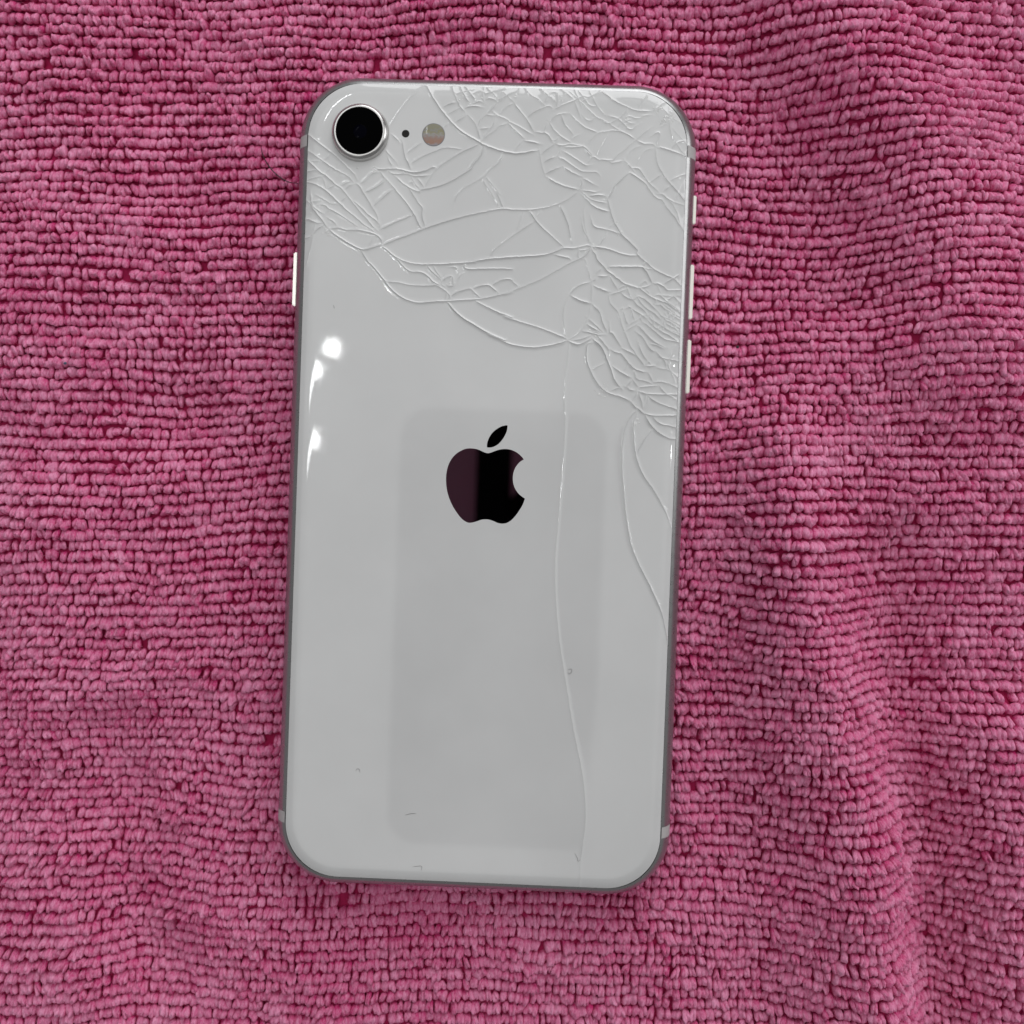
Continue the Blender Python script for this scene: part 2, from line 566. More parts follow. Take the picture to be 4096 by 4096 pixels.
# --- cracked glass back -------------------------------------------------
CRACKS = """0.5 -1807,5990 -1597,6327 -1419,6543 -1276,6694
1 -1214,6702 -1169,6642 -1094,6506 -975,6337 -793,6126 -596,5950 -294,5786 -196,5733 67,5650 270,5617 321,5610 451,5622 580,5652 701,5677
1 -284,5761 -412,5688 -541,5632 -796,5468 -966,5334 -1066,5209 -1131,5084 -1185,4997
1 -196,5729 -252,5571 -376,5412 -429,5323 -599,5205 -736,5123 -907,5044 -1106,4986 -1236,4961 -1270,4929 -1340,4940 -1455,4997 -1571,5072 -1679,5164
0.8 -1238,5770 -1348,5685 -1501,5559 -1526,5537
0.9 -1442,5379 -1255,5506 -1040,5607 -912,5659 -799,5675 -650,5662 -554,5639
1 -1605,5798 -1576,5713 -1555,5601 -1525,5498 -1478,5413 -1441,5336 -1421,5267
0.8 -1800,5888 -1702,5813 -1629,5746 -1597,5703
0.7 -1888,5643 -1806,5541 -1688,5424 -1660,5381
0.7 -1831,5515 -1793,5429 -1729,5344 -1693,5311
1.2 -2033,5301 -1919,5278 -1788,5291 -1684,5298 -1543,5272 -1420,5245 -1289,5249 -1160,5292 -1057,5339 -970,5332
1 -1814,5264 -1725,5214 -1611,5214 -1489,5222 -1374,5186 -1244,5190 -1105,5207
1 -1944,5243 -1853,5133 -1717,4998 -1644,4913 -1526,4787 -1444,4685 -1362,4575 -1325,4516 -1250,4369 -1198,4301
0.8 -1455,4989 -1354,4844 -1262,4717 -1208,4658 -1208,4528 -1172,4399 -1156,4315
0.9 -1185,4997 -1258,5090 -1339,5183
0.7 -1418,5180 -1362,5078 -1262,4960
0.7 -1474,5049 -1397,5086 -1369,5017
0.8 -679,4735 -629,4865 -531,4997 -350,5113 -188,5219 -63,5361 65,5475 109,5591
0.6 -233,5181 -87,4974 93,4703 97,4658
0.6 -169,5220 24,4996 85,4924 41,4941 162,4672
1 -1851,4013 -1686,4095 -1430,4196 -1128,4325 -735,4466 -331,4580 94,4676 346,4674 623,4683 898,4737 1080,4798 1237,4886 1406,5021
0.9 -1897,4281 -1623,4419 -1349,4538
0.9 -2045,4650 -1884,4811 -1706,4964
0.9 -2215,4879 -2064,4944 -1936,5026 -1843,5124
0.9 -2364,5030 -2284,4998 -2219,4887 -2146,4785 -2053,4641 -1980,4530 -1931,4375 -1902,4292
0.8 -2285,5015 -2174,5097 -2073,5204 -1960,5233
1 -3107,5520 -2955,5420 -2758,5287 -2597,5206 -2473,5140 -2373,5039
1 -3129,5797 -3035,5722 -2936,5647 -2783,5538 -2631,5421 -2486,5287 -2378,5186 -2332,5109
0.7 -2892,5396 -2765,5521
0.7 -2671,5307 -2631,5413
0.9 -3083,5321 -2974,5220 -2885,5162 -2768,5079 -2687,5003 -2624,4970 -2543,4895 -2479,4819 -2361,4683 -2243,4550 -2125,4432 -2025,4314 -1953,4255
0.8 -2407,4745 -2318,4695 -2228,4620 -2110,4511 -1976,4419 -1929,4334
1 -3125,5025 -3001,4985 -2867,4911 -2760,4827 -2669,4743 -2579,4668 -2489,4584 -2354,4484 -2174,4340 -2040,4261 -1969,4211
0.8 -2607,4710 -2479,4814
0.8 -2544,4912 -2459,4984 -2364,5030
0.7 -2620,4971 -2530,5025 -2418,5063
0.8 -2850,4920 -2764,4957 -2687,5003
0.6 -2918,5126 -2871,5024 -2851,4929
0.7 -3132,5224 -3009,5228 -2885,5167
0.7 -3127,5085 -3006,5115 -2902,5144
0.7 -2860,5215 -2757,5283
0.6 -2639,5152 -2597,5206
0.7 -3146,5389 -3041,5383 -2918,5387
0.8 -3004,4813 -2889,4756 -2755,4682 -2588,4661
0.9 -3152,4644 -3097,4698 -2992,4710 -2940,4728
0.9 -2973,4649 -2859,4653 -2796,4603 -2707,4562 -2573,4488 -2439,4405 -2323,4331 -2269,4289
0.7 -2854,4497 -2786,4568 -2716,4562
0.7 -2826,4454 -2710,4388 -2628,4304
0.9 -2784,4255 -2610,4278 -2477,4248 -2303,4253 -2215,4247 -2083,4216 -1968,4177 -1886,4101 -1871,4023
1.2 -2793,4264 -2649,4155 -2515,4073 -2381,3999 -2248,3942 -2160,3927 -2030,3966 -1944,3995 -1857,4024
0.6 -2517,4125 -2460,4239
0.6 -2092,3982 -2035,4096 -1976,4176
0.9 -3079,4681 -3058,4595 -2985,4510 -2894,4408 -2857,4349 -2793,4264
0.9 -3157,4409 -3104,4402 -2980,4354 -2866,4348
1 -3138,4105 -3078,4124 -3036,4178 -2959,4259 -2856,4314
0.5 -3042,4117 -3064,3986 -3102,3811
0.8 -3069,4638 -2987,4571 -2854,4497
1 -2230,3925 -2111,3755 -1975,3620 -1838,3459 -1766,3392 -1792,3398 -1657,3255 -1505,3149 -1354,3089 -1205,3066 -965,3093 -761,3108 -626,3118 -539,3130 -278,3151 -18,3199 154,3248 354,3298 213,3251 504,3380 813,3519 1031,3646 1301,3811 1501,3909 1643,4042
1 -1888,4014 -1640,3828 -1451,3742 -1228,3712 -950,3721 -672,3739 -303,3778 -301,3789 -41,3836 333,3878 191,3868 559,3898 872,3935 1091,4007 1182,4055 1384,4067 1567,4114 1659,4126
0.9 -1640,3828 -1524,3703 -1391,3596 -1186,3575 -1053,3496 -986,3428 -897,3379 -843,3337
0.9 -1783,3399 -1588,3396 -1364,3357 -1030,3358 -940,3369 -807,3303 -717,3228 -689,3177 -748,3097
0.9 -681,3195 -544,3277 -389,3326 -328,3310 -174,3168
0.9 -328,3319 -199,3375 -69,3397 19,3356 137,3247
0.9 -8,3390 146,3482 275,3512 347,3488 353,3467 505,3362
0.9 -431,3767 -472,3688 -383,3656 -210,3666 51,3678 340,3679 346,3666
1.3 -748,3105 -693,3046 -575,2920 -441,2820 -263,2722 -85,2623 92,2542 269,2478 -41,2578 147,2501 335,2424 577,2386 763,2383 1002,2419 1167,2461 1312,2521
1 -287,3151 -189,3089 -12,3008 165,2935 370,2864 226,2882 507,2799 843,2709 1105,2616 1302,2539
0.8 -1109,3702 -992,3584 -848,3459
0.8 -1005,3705 -903,3552 -822,3468
0.9 -846,3406 -813,3468 -684,3533 -646,3448 -652,3369 -774,3365
0.8 -872,3406 -791,3347
0.8 -733,3679 -602,3675 -582,3606
0.7 -460,3610 -552,3503 -567,3415
0.8 -773,3313 -752,3218 -765,3096
0.7 437,6723 546,6597 679,6523 769,6439 831,6406
1 -13,6442 79,6523 28,6504 147,6576 326,6677 351,6720
0.8 54,6289 154,6395 274,6451
0.5 147,6576 274,6451
0.9 274,6451 383,6316 482,6198 565,6071 620,5986
1 486,6215 642,6332 779,6396 856,6420 936,6366
1 936,6366 1072,6439 1200,6495 1268,6522 1413,6604 1500,6589 1585,6626
0.8 -104,6319 3,6236 117,6196 188,6155 216,6130 348,6073 481,5999 596,5942
0.9 182,6111 307,5994 469,5861
0.9 -251,5805 -159,5894 -32,5993 52,6073 182,6111
0.9 452,5834 575,5812 741,5782
0.7 295,5613 385,5772 452,5834
0.8 604,5968 673,5979 743,5964 786,5974 856,5941 920,5848 957,5789
0.8 786,5974 817,6069 866,6157
0.9 866,6157 930,6055 1047,5938 1180,5856 1287,5798
0.8 866,6157 975,6264 1077,6301 1207,6305
0.8 1061,6284 1127,6130 1199,6046 1290,5945
0.7 1207,6305 1342,6180 1475,6080 1713,5992
0.7 739,5601 882,5726 974,5798 1065,5939
0.8 974,5798 1097,5767 1200,5796 1296,5790 1452,5769
0.9 1089,5741 1315,5743 1461,5760 1605,5627 1650,5593
0.9 779,5459 889,5536 1026,5583
0.9 1026,5583 1149,5527 1327,5411 1459,5346 1676,5344 1749,5286
0.9 828,5284 965,5357 1118,5422
0.9 1118,5422 1287,5323 1463,5251
0.7 1026,5583 1090,5715
0.7 1091,5689 1188,5640 1366,5533 1499,5451 1594,5462
0.6 718,5678 739,5601 771,5429 829,5275 865,5224
1 860,5238 967,5172 1143,5099 1362,5046 1414,5039
0.7 1458,5247 1446,5117 1410,5021
0.8 1451,5213 1512,5214 1618,5157 1706,5117
0.8 1406,5030 1536,5025 1666,5012 1752,5032
0.9 1565,4931 1712,4961 1825,4956 1886,4923
0.8 1450,5014 1566,4914 1672,4865 1803,4843 1899,4829
0.9 1470,4945 1568,4862 1658,4778 1790,4722 1939,4692
0.9 1888,4889 1945,4986 1992,5099 2042,5161 2176,5295 2259,5366
1.1 1877,4940 1916,4821 1956,4684 2014,4530 2078,4428 2143,4326 2260,4218 2423,4065 2426,3995 2571,3870 2704,3763 2873,3677 3041,3609 3154,3521
0.8 1923,4415 2023,4513
0.8 1622,4587 1652,4484 1706,4425 1776,4410 1950,4381 2144,4309
0.6 1899,4371 1884,4292 1827,4195 1743,4115
0.8 1476,4539 1508,4384 1573,4257 1648,4112
0.8 1094,4778 1178,4616 1254,4446 1295,4274 1325,4162
1 586,4678 704,4502 867,4347 1046,4197 1198,4063
0.9 704,4502 451,4328 217,4155 38,4002 -50,3861
0.6 788,4706 704,4502
0.5 495,4661 397,4308
0.8 1569,5527 1627,5598 1716,5549 1785,5542
0.8 1485,5706 1556,5639 1627,5598
0.8 1699,5539 1750,5550 1906,5546 1958,5552 2041,5645 2142,5725 2197,5782 2322,5898 2465,6023 2565,6112
0.7 1876,5566 1939,5507 2051,5528 2154,5548
0.9 2154,5548 2271,5431 2316,5372
0.8 1521,5805 1603,5911 1687,5991 1816,6021 1945,6042 2075,6029 2190,5980 2322,5898
0.5 1675,5611 1780,5813 1859,6014
0.5 2197,5566 2243,5697 2319,5760 2464,5816
0.5 2372,5511 2419,5634 2493,5722 2647,5778
0.7 2322,5898 2454,5841 2601,5837 2681,5788
0.9 2681,5788 2820,5766 2995,5711 3179,5656
0.7 2664,5779 2689,5573 2737,5445 2797,5360
0.7 2587,5975 2655,6020 2724,6022 2681,5796
0.7 2907,5751 3006,5866 3142,5922
0.7 2870,6267 2894,6096 2924,5993 3006,5866 3079,5765 3169,5673
0.6 2928,6114 3009,6030 3098,5947
0.6 2903,6311 2956,6270 3088,6205
0.9 1801,6641 1970,6525 2137,6453 2278,6396 2408,6383 2563,6387
0.6 2347,6390 2394,6512 2459,6634
0.8 2563,6387 2665,6442 2723,6504 2773,6540
0.6 2305,6139 2369,6253 2437,6306 2574,6319
0.6 1493,6563 1594,6618 1662,6663
0.6 1704,6242 1854,6160 2024,6251 2124,6340 2172,6436
0.6 1506,6193 1660,6249 1809,6193 1986,6086 2190,5980
0.6 2045,6140 2112,6193 2197,6230 2265,6267
0.6 2082,6072 2148,6151 2268,6181
0.6 2754,6143 2855,6198
0.9 2253,5391 2242,5352 2268,5339 2361,5284 2514,5179 2563,5102 2651,4995 2718,4939 2803,4916 2852,4839 2941,4726 3022,4637 3090,4536 3199,4410
0.7 2245,5429 2369,5427 2436,5377 2511,5269 2572,5193 2680,5100 2747,5037
0.8 2534,5179 2572,5193 2674,5261 2793,5362
0.9 2715,5534 2738,5438 2793,5362 2855,5267 2916,5204 2943,5172 3057,5059 3179,4927
0.8 2908,5223 3029,5298 3182,5367
0.8 2805,5045 2874,5112 2943,5172
0.7 2729,5010 2813,5000 2913,4925 3012,4883 3176,4843
0.7 2873,4957 2981,4843 3050,4735 3086,4639
0.6 3035,4974 3064,5053
1 1643,4061 1720,3971 1759,3883 1860,3783 1928,3700 2028,3639 2129,3564 2262,3484 2447,3438 2244,3490 2350,3448 2474,3433 2541,3389 2614,3333 2694,3284 2806,3242 2872,3218 2958,3189 3071,3114 3170,3059
1 1673,4088 1771,4091 1882,4075 2013,4041 2145,3999 2276,3971 2406,3972 2450,3996
1 1941,3707 1959,3760 2023,3775 2434,3781 2169,3773 2493,3784 2560,3734 2628,3645 2692,3517
0.7 2500,3777 2581,3871 2606,3885
0.7 2513,3791 2605,3755 2708,3765 2767,3747
0.8 1756,3604 1767,3669 1867,3780
0.9 1756,3611 1899,3609 1976,3644
0.8 1669,3517 1726,3538 1756,3604
0.6 1537,3896 1565,3845 1602,3742 1639,3620 1672,3517
1 1313,3281 1406,3391 1514,3460 1643,3503 1688,3517
1 1319,3278 1425,3223 1525,3181 1689,3147
1 1684,3459 1842,3392 1984,3351
0.5 1682,3517 1684,3459 1689,3147
0.9 1689,3147 1756,3084 1831,3002 1891,2835 1961,2690
0.6 1312,3286 1236,3072 1230,2851 1284,2539
0.6 1665,2975 1640,2901 1545,2713 1402,2580 1303,2512
0.5 1677,3142 1665,2975
0.9 1970,3637 2033,3522 2122,3395
0.9 2128,3411 2243,3464 2282,3478
0.9 1995,3306 2137,3356 2265,3406
0.7 1981,3351 1979,3221 2014,3145 2116,3044 2154,2961 2205,2820 2262,2691 2312,2573 2375,2445 2443,2369 2478,2299 2553,2217 2621,2128
0.8 2176,3345 2250,3282 2382,3234 2447,3289 2532,3272 2619,3216 2713,3135 2787,3066
0.7 2252,3406 2328,3285
0.9 2371,3241 2452,3153 2553,3078 2627,2989
0.9 2447,3289 2509,3200 2597,3105 2703,3044 2784,2982 2865,2906
0.9 2337,3110 2424,3048 2523,2992 2630,2918
0.8 2272,3452 2316,3324 2364,3241
0.8 2138,3038 2208,3083 2244,2990 2280,2881 2336,2798
0.8 2241,3064 2337,3110 2374,3001 2416,2904
0.9 2329,2811 2443,2892
0.9 2268,2698 2363,2766 2477,2841
0.8 2694,3284 2739,3311 2803,3326 2869,3296 2937,3233 3010,3177 3090,3128
0.7 2803,3323 2914,3320 3037,3318 3154,3331
0.7 2718,3168 2777,3157 2842,3165 2896,3115 2975,3066 3055,3023 3141,2993
0.9 2668,3283 2761,3247 2730,3188
0.8 2807,3054 2868,2978 2947,2948 3020,2918 3099,2881
0.8 2943,3078 3017,3009 3109,2966
0.8 2735,2889 2822,2840 2922,2778 3054,2711 3173,2668
0.8 2637,2905 2725,2817 2825,2749 2925,2694 3031,2645 3124,2583
0.8 2641,2970 2715,2908 2788,2865 2848,2828 2954,2773 3053,2731 3158,2708
0.8 2541,2876 2614,2833 2694,2771 2781,2702 2862,2640 2961,2585 3099,2563
0.8 2888,2978 2929,2921 3015,2879 3128,2817
0.7 2918,2875 3011,2820 3150,2760
0.6 3054,3062 3107,3025
0.8 2688,2764 2725,2817 2735,2889 2720,2947
0.8 2788,2696 2824,2768 2855,2828 2878,2900 2894,2985
0.8 2879,2712 2915,2791 2924,2876 2947,2954
0.7 3015,2716 3024,2808 3041,2873 3059,2926
0.8 2548,2863 2513,2934 2563,2981 2627,2989
0.7 3041,3042 3078,3108
0.7 2931,3051 2894,2985
0.7 2631,2886 2654,2971 2704,3037
0.7 3048,2867 3109,2791
1 2692,3517 2796,3514 2882,3472 2949,3415 3059,3416 3163,3426
0.9 2481,3433 2603,3463 2692,3517
0.8 2455,3432 2567,3552 2621,3489
0.9 2855,3497 2944,3551 3032,3609
0.6 2770,3507 2841,3360
0.7 3025,3295 3063,3309 3144,3234
0.6 2681,3296 2606,3391 2553,3422
0.9 2453,2799 2499,2787 2600,2687 2701,2599 2801,2531 2934,2457 2967,2452
0.9 2485,2793 2572,2738 2634,2655 2735,2561 2835,2499 2920,2470
0.9 2457,2695 2571,2601 2660,2468 2728,2398 2807,2375
0.8 2490,2514 2546,2399 2602,2297 2664,2214
0.8 2699,2469 2705,2502 2803,2485 2902,2443 2967,2452
0.9 2800,2375 2895,2280 2941,2269 3085,2248
0.8 2822,2161 2895,2277
0.8 2797,2115 2883,2098 2980,2088 3060,2058 3146,1996
0.9 2615,2128 2686,2130 2770,2140 2823,2115
0.7 2646,2161 2683,2208 2725,2145
1 2026,2388 2125,2346 2217,2323 2292,2234 2360,2158 2441,2089 2560,2041 2677,2026
0.9 2213,2440 2246,2408 2352,2360 2478,2299
0.7 2188,2393 2213,2440
1 2003,2821 2017,2674 2054,2669 2116,2580 2213,2440
0.8 2670,2032 2726,1949 2768,1873
1 2055,2122 2169,2048 2302,1974 2414,1919
0.8 2408,1926 2462,1856 2531,1761
0.9 2435,2076 2457,1999 2499,1909 2598,1887 2696,1864 2757,1820
0.9 2506,1747 2602,1782 2874,1808
0.9 2755,1859 2891,1877 2989,1861 3154,1801
0.8 2871,1811 2915,1754 2983,1685 3029,1660
1 2500,1714 2639,1673 2769,1664 2964,1665 3172,1672
0.7 2347,2158 2292,2071
0.9 2065,1699 2167,1742 2238,1777
0.9 2414,1919 2353,1813 2323,1766
0.8 2323,1766 2415,1724 2507,1714
0.8 3026,2252 3010,2167 3060,2058
0.8 2889,2274 2963,2211 2980,2088
1.1 1738,2499 1651,2459 1643,2219 1719,2018 1837,1819 1990,1677 2214,1611 2219,1612 2317,1571 2407,1530
0.8 1709,2027 1971,2174
1.4 1736,2554 1889,2411 1988,2212 2069,2030 2131,1866 2246,1741
1.1 1807,2611 1923,2486 2019,2379 2026,2388
0.8 2019,2379 2007,2212 2059,2067
0.9 2436,1538 2498,1658 2503,1732
1.2 2399,1537 2484,1444 2598,1366 2636,1331
0.9 2698,1628 2849,1530 3133,1440
0.8 2611,1389 2681,1510 2699,1621
0.8 2534,1689 2591,1536 2615,1404
0.7 2629,1515 2667,1664
1 2636,1338 2770,1306 2932,1311 3138,1319
0.9 2777,1306 2862,1206 2974,1158 3130,1134
1 2666,1302 2730,1186 2807,1100 2906,1015 3056,939 3182,922
0.8 2807,1100 2722,1001 2632,858 2570,723 2545,626
1 2537,1409 2452,1324 2382,1219 2342,1099 2317,972 2297,824 2292,676 2297,613 2305,404 2346,14 2400,-376 2496,-843 2639,-1178 2864,-1589 3062,-2000 3154,-2364
1 2530,1351 2471,1193 2481,933 2532,621 2661,313 2881,7 3076,-325 3177,-583
0.8 2537,1401 2598,1352 2636,1338
0.42 1341,2485 1325,2171 1298,1893 1294,1524 1327,1101 1313,395 1278,-417 1242,-1204 1279,-1859 1355,-2512 1453,-3034 1636,-3958 1730,-4349 1823,-4741 1888,-5174 1912,-5529 1887,-5926 1853,-6324 1857,-6701
1 1303,2521 1369,2486 1499,2454 1626,2513 1734,2591
0.9 1404,2524 1533,2547 1678,2607
0.9 1565,2677 1676,2662 1807,2630 1936,2634
0.9 1631,2901 1764,2794 1878,2688
0.9 1606,2808 1729,2738 1861,2669
0.8 1697,2608 1786,2684 1826,2612
1 1640,4125 1625,4042 1519,3910
1 1421,4063 1478,4028 1624,4060
0.8 1019,3949 1168,3917 1280,3893 1337,3849
0.9 1440,4054 1445,3907 1520,3891
1 1548,4113 1752,4083
0.8 1752,4083 1822,4195 1882,4307
0.7 1500,4663 1526,4462 1580,4261 1658,4135
1 -770,6688 -723,6586 -593,6616
0.9 -631,6692 -593,6607 -528,6497 -456,6412
0.9 -949,6329 -829,6402 -717,6435 -665,6424
0.9 -841,6237 -738,6292 -627,6356
0.8 -731,6569 -693,6483 -628,6364 -519,6246
0.9 -706,6103 -604,6175 -510,6238
0.8 -510,6238 -402,6137 -346,6035 -298,5898 -268,5796
0.9 -583,6340 -471,6369 -376,6380 -254,6366
1 -455,6404 -378,6441 -301,6460 -230,6428
0.9 -230,6428 -181,6515 -85,6509 -14,6460
0.8 -328,6001 -224,6013 -103,6034
0.8 -320,6019 -289,6141 -197,6238 -101,6233 3,6236
0.7 -197,6238 -105,6336 -13,6442
0.8 -507,6644 -434,6551 -353,6459
0.8 -401,6604 -307,6641 -201,6601 -116,6629 -12,6658
0.7 -248,6677 -261,6573 -230,6428
0.7 -116,6629 -52,6562 -14,6460
0.6 -911,6002 -860,6046 -793,6117
0.6 -251,5805 -177,5919 -69,6069 -39,6183
0.7 850,6597 939,6530 984,6471
0.7 850,6597 891,6650 978,6652 989,6583
0.7 1107,6673 1196,6607 1268,6531
0.7 751,6671 850,6588
0.7 1279,6712 1326,6602
0.6 1425,6277 1532,6194 1660,6249
0.6 1277,6523 1334,6378 1391,6241
0.6 1250,5849 1299,5920 1376,5956
0.6 920,5848 1006,5868 1065,5939
0.7 2373,6167 2230,6071 2116,6159 2002,6248 1817,6297
0.7 2060,6176 2185,6289 2315,6257 2442,6279
0.7 2113,6251 2207,6180 2318,6165
0.6 1290,6593 1424,6469 1596,6309 1784,6186
0.6 1566,6620 1664,6439 1817,6279
0.6 1419,6597 1535,6454 1683,6440"""

def catmull(pts, step=0.3):
    pts = [np.array(p, float) for p in pts]
    if len(pts) < 3:
        dense = pts
    else:
        P = [2 * pts[0] - pts[1]] + pts + [2 * pts[-1] - pts[-2]]
        dense = []
        for i in range(1, len(P) - 2):
            for t in np.linspace(0, 1, 8, endpoint=False):
                a, b, c, d = P[i - 1], P[i], P[i + 1], P[i + 2]
                dense.append(0.5 * (2 * b + (c - a) * t + (2 * a - 5 * b + 4 * c - d) * t * t + (3 * b - a - 3 * c + d) * t ** 3))
        dense.append(P[-2])
    D = np.array(dense)
    L = np.r_[0, np.cumsum(np.hypot(*np.diff(D, axis=0).T))]
    n = max(2, int(round(L[-1] / step)) + 1)
    s = np.linspace(0, L[-1], n)
    return np.stack([np.interp(s, L, D[:, 0]), np.interp(s, L, D[:, 1])], 1)

def glass_edge_drop(e):
    return 0.44 * np.clip(1 - e / 2.3, 0, 1) ** 2.2

def build_glass():
    cr = []
    for ln in CRACKS.strip().splitlines():
        s, *q = ln.split()
        pts = [tuple(float(c) / 100 for c in p.split(',')) for p in q]
        P = catmull(pts)
        e0 = float(sdf_rr(P[0, 0], P[0, 1], GW, GH, RG)); e1 = float(sdf_rr(P[-1, 0], P[-1, 1], GW, GH, RG))
        d0 = P[0] - P[1]; d0 /= np.hypot(*d0); d1 = P[-1] - P[-2]; d1 /= np.hypot(*d1)
        a0 = 0.3 if e0 > 1.7 else 2.2
        a1 = 0.3 if e1 > 1.7 else 2.2
        k0 = int(a0 / 0.28); k1 = int(a1 / 0.28)
        P = np.vstack([[P[0] + d0 * a0 * (k0 - i) / k0 for i in range(k0)], P, [P[-1] + d1 * a1 * (i + 1) / k1 for i in range(k1)]])
        # hairline wander
        if len(P) > 4:
            nrm = np.stack([-(P[2:] - P[:-2])[:, 1], (P[2:] - P[:-2])[:, 0]], 1)
            nrm /= np.hypot(nrm[:, 0], nrm[:, 1])[:, None] + 1e-9
            P[1:-1] += nrm * rng.normal(0, 0.022, len(P) - 2)[:, None]
        cr.append((float(s), P))
    pts = []; edges = []
    outline = catmull_closed = rr_path(GW, GH, RG, 30, 70, 150)
    n0 = len(outline)
    pts += outline
    edges += [(i, (i + 1) % n0) for i in range(n0)]
    n_out = n0
    for e in (0.12, 0.3, 0.55, 0.85, 1.2, 1.6, 2.0, 2.5, 3.1, 4.0):
        pts += rr_path(GW - e, GH - e, RG - e, 20, 60, 130)
    kd_pts = []; kd_s = []
    extra = []
    for s, P in cr:
        b = len(pts)
        pts += [tuple(p) for p in P]
        edges += [(b + i, b + i + 1) for i in range(len(P) - 1)]
        t = np.gradient(P, axis=0); t /= np.hypot(t[:, 0], t[:, 1])[:, None] + 1e-9
        nn = np.stack([-t[:, 1], t[:, 0]], 1)
        for w in (0.11, 0.24, 0.42, 0.75):
            for sg in (-1, 1):
                extra.append(P + nn * w * sg)
        # per-crack strength varies along its length and fades at free ends
        m = len(P)
        prof = s * (0.85 + 0.3 * rng.random()) * (1 + 0.18 * np.sin(np.linspace(0, rng.uniform(2, 9), m) + rng.uniform(0, 6)))
        fade = np.clip(np.minimum(np.arange(m), np.arange(m)[::-1]) / 4.0, 0.35, 1)
        for i in range(m - 1):
            for q in (0, 0.34, 0.67):
                kd_pts.append(P[i] * (1 - q) + P[i + 1] * q); kd_s.append(prof[i] * fade[i])
    ex = np.vstack(extra)
    ex = ex[sdf_rr(ex[:, 0], ex[:, 1], GW, GH, RG) > 0.05]
    kd = KDTree(len(kd_pts))
    for i, p in enumerate(kd_pts):
        kd.insert((p[0], p[1], 0), i)
    kd.balance()
    # drop offset points sitting almost on another crack or on each other
    cell = set(); sel = []
    for p in ex:
        d = kd.find((p[0], p[1], 0))[2]
        if d < 0.075:
            continue
        k = (int(p[0] / 0.1), int(p[1] / 0.1))
        if k in cell:
            continue
        cell.add(k); sel.append((float(p[0]), float(p[1])))
    pts += sel
    for gxx in np.arange(-GW + 4, GW - 3, 3.5):
        for gyy in np.arange(-GH + 4, GH - 3, 3.5):
            if kd.find((gxx, gyy, 0))[2] > 1.6:
                pts.append((float(gxx), float(gyy)))
    # coarse grid near-filler round the cracks
    V2, E2, F2, ov, oe, of = delaunay_2d_cdt([Vector(p) for p in pts], edges, [], 0, 1e-4)
    con = set()
    for (a, b), o in zip(E2, oe):
        if len(o):
            con.add((min(a, b), max(a, b)))
    V2 = np.array([(v.x, v.y) for v in V2])
    F2 = np.array([list(f) for f in F2])
    cen = V2[F2].mean(1)
    F2 = F2[sdf_rr(cen[:, 0], cen[:, 1], GW, GH, RG) > 0]
    # heights
    z = np.zeros(len(V2))
    for i, (px, py) in enumerate(V2):
        best = 0
        for co, idx, d in kd.find_n((px, py, 0), 5):
            if d > 2.0:
                break
            best = max(best, kd_s[idx] * math.exp(-max(0, d - 0.012) / WID))
        # the crack stops at the holes and round the emblem
        for hx, hy, hr in ((-10.65, 58.85, 1.95), (-15.37, 58.89, 0.7), (-23.0, 58.78, 4.9)):
            best *= min(1.0, max(0.0, (math.hypot(px - hx, py - hy) - hr) / 0.35))
        z[i] = best * HGT
    e = sdf_rr(V2[:, 0], V2[:, 1], GW, GH, RG)
    z += 7.3 - glass_edge_drop(np.maximum(e, 0))
    # components
    par = list(range(len(F2)))
    def find(a):
        while par[a] != a:
            par[a] = par[par[a]]; a = par[a]
        return a
    em = {}
    for fi, f in enumerate(F2):
        for a, b in ((f[0], f[1]), (f[1], f[2]), (f[2], f[0])):
            em.setdefault((min(a, b), max(a, b)), []).append(fi)
    for k, fs in em.items():
        if len(fs) == 2 and k not in con:
            par[find(fs[0])] = find(fs[1])
    A = V2[F2]
    ar = 0.5 * np.abs((A[:, 1, 0] - A[:, 0, 0]) * (A[:, 2, 1] - A[:, 0, 1]) - (A[:, 2, 0] - A[:, 0, 0]) * (A[:, 1, 1] - A[:, 0, 1]))
    comp = {}
    for fi in range(len(F2)):
        comp.setdefault(find(fi), []).append(fi)
    area_ = {k: ar[v].sum() for k, v in comp.items()}
    # slivers join a neighbour
    for k in sorted(list(comp), key=lambda q: area_[q]):
        if area_[k] > MIN_AREA and len(comp) <= 290:
            continue
        if area_[k] > MIN_AREA * 3:
            continue
        nb = {}
        for fi in comp[k]:
            f = F2[fi]
            for a, b in ((f[0], f[1]), (f[1], f[2]), (f[2], f[0])):
                for o2 in em[(min(a, b), max(a, b))]:
                    r2 = find(o2)
                    if r2 != k:
                        nb[r2] = nb.get(r2, 0) + math.dist(V2[a], V2[b])
        if nb:
            t = max(nb, key=nb.get)
            par[k] = t
            comp[t] += comp.pop(k); area_[t] += area_.pop(k)
    order = sorted(comp, key=lambda q: -area_[q])
    print("shards", len(order), "verts", len(V2), "tris", len(F2))
    main = None
    r2 = random.Random(5)
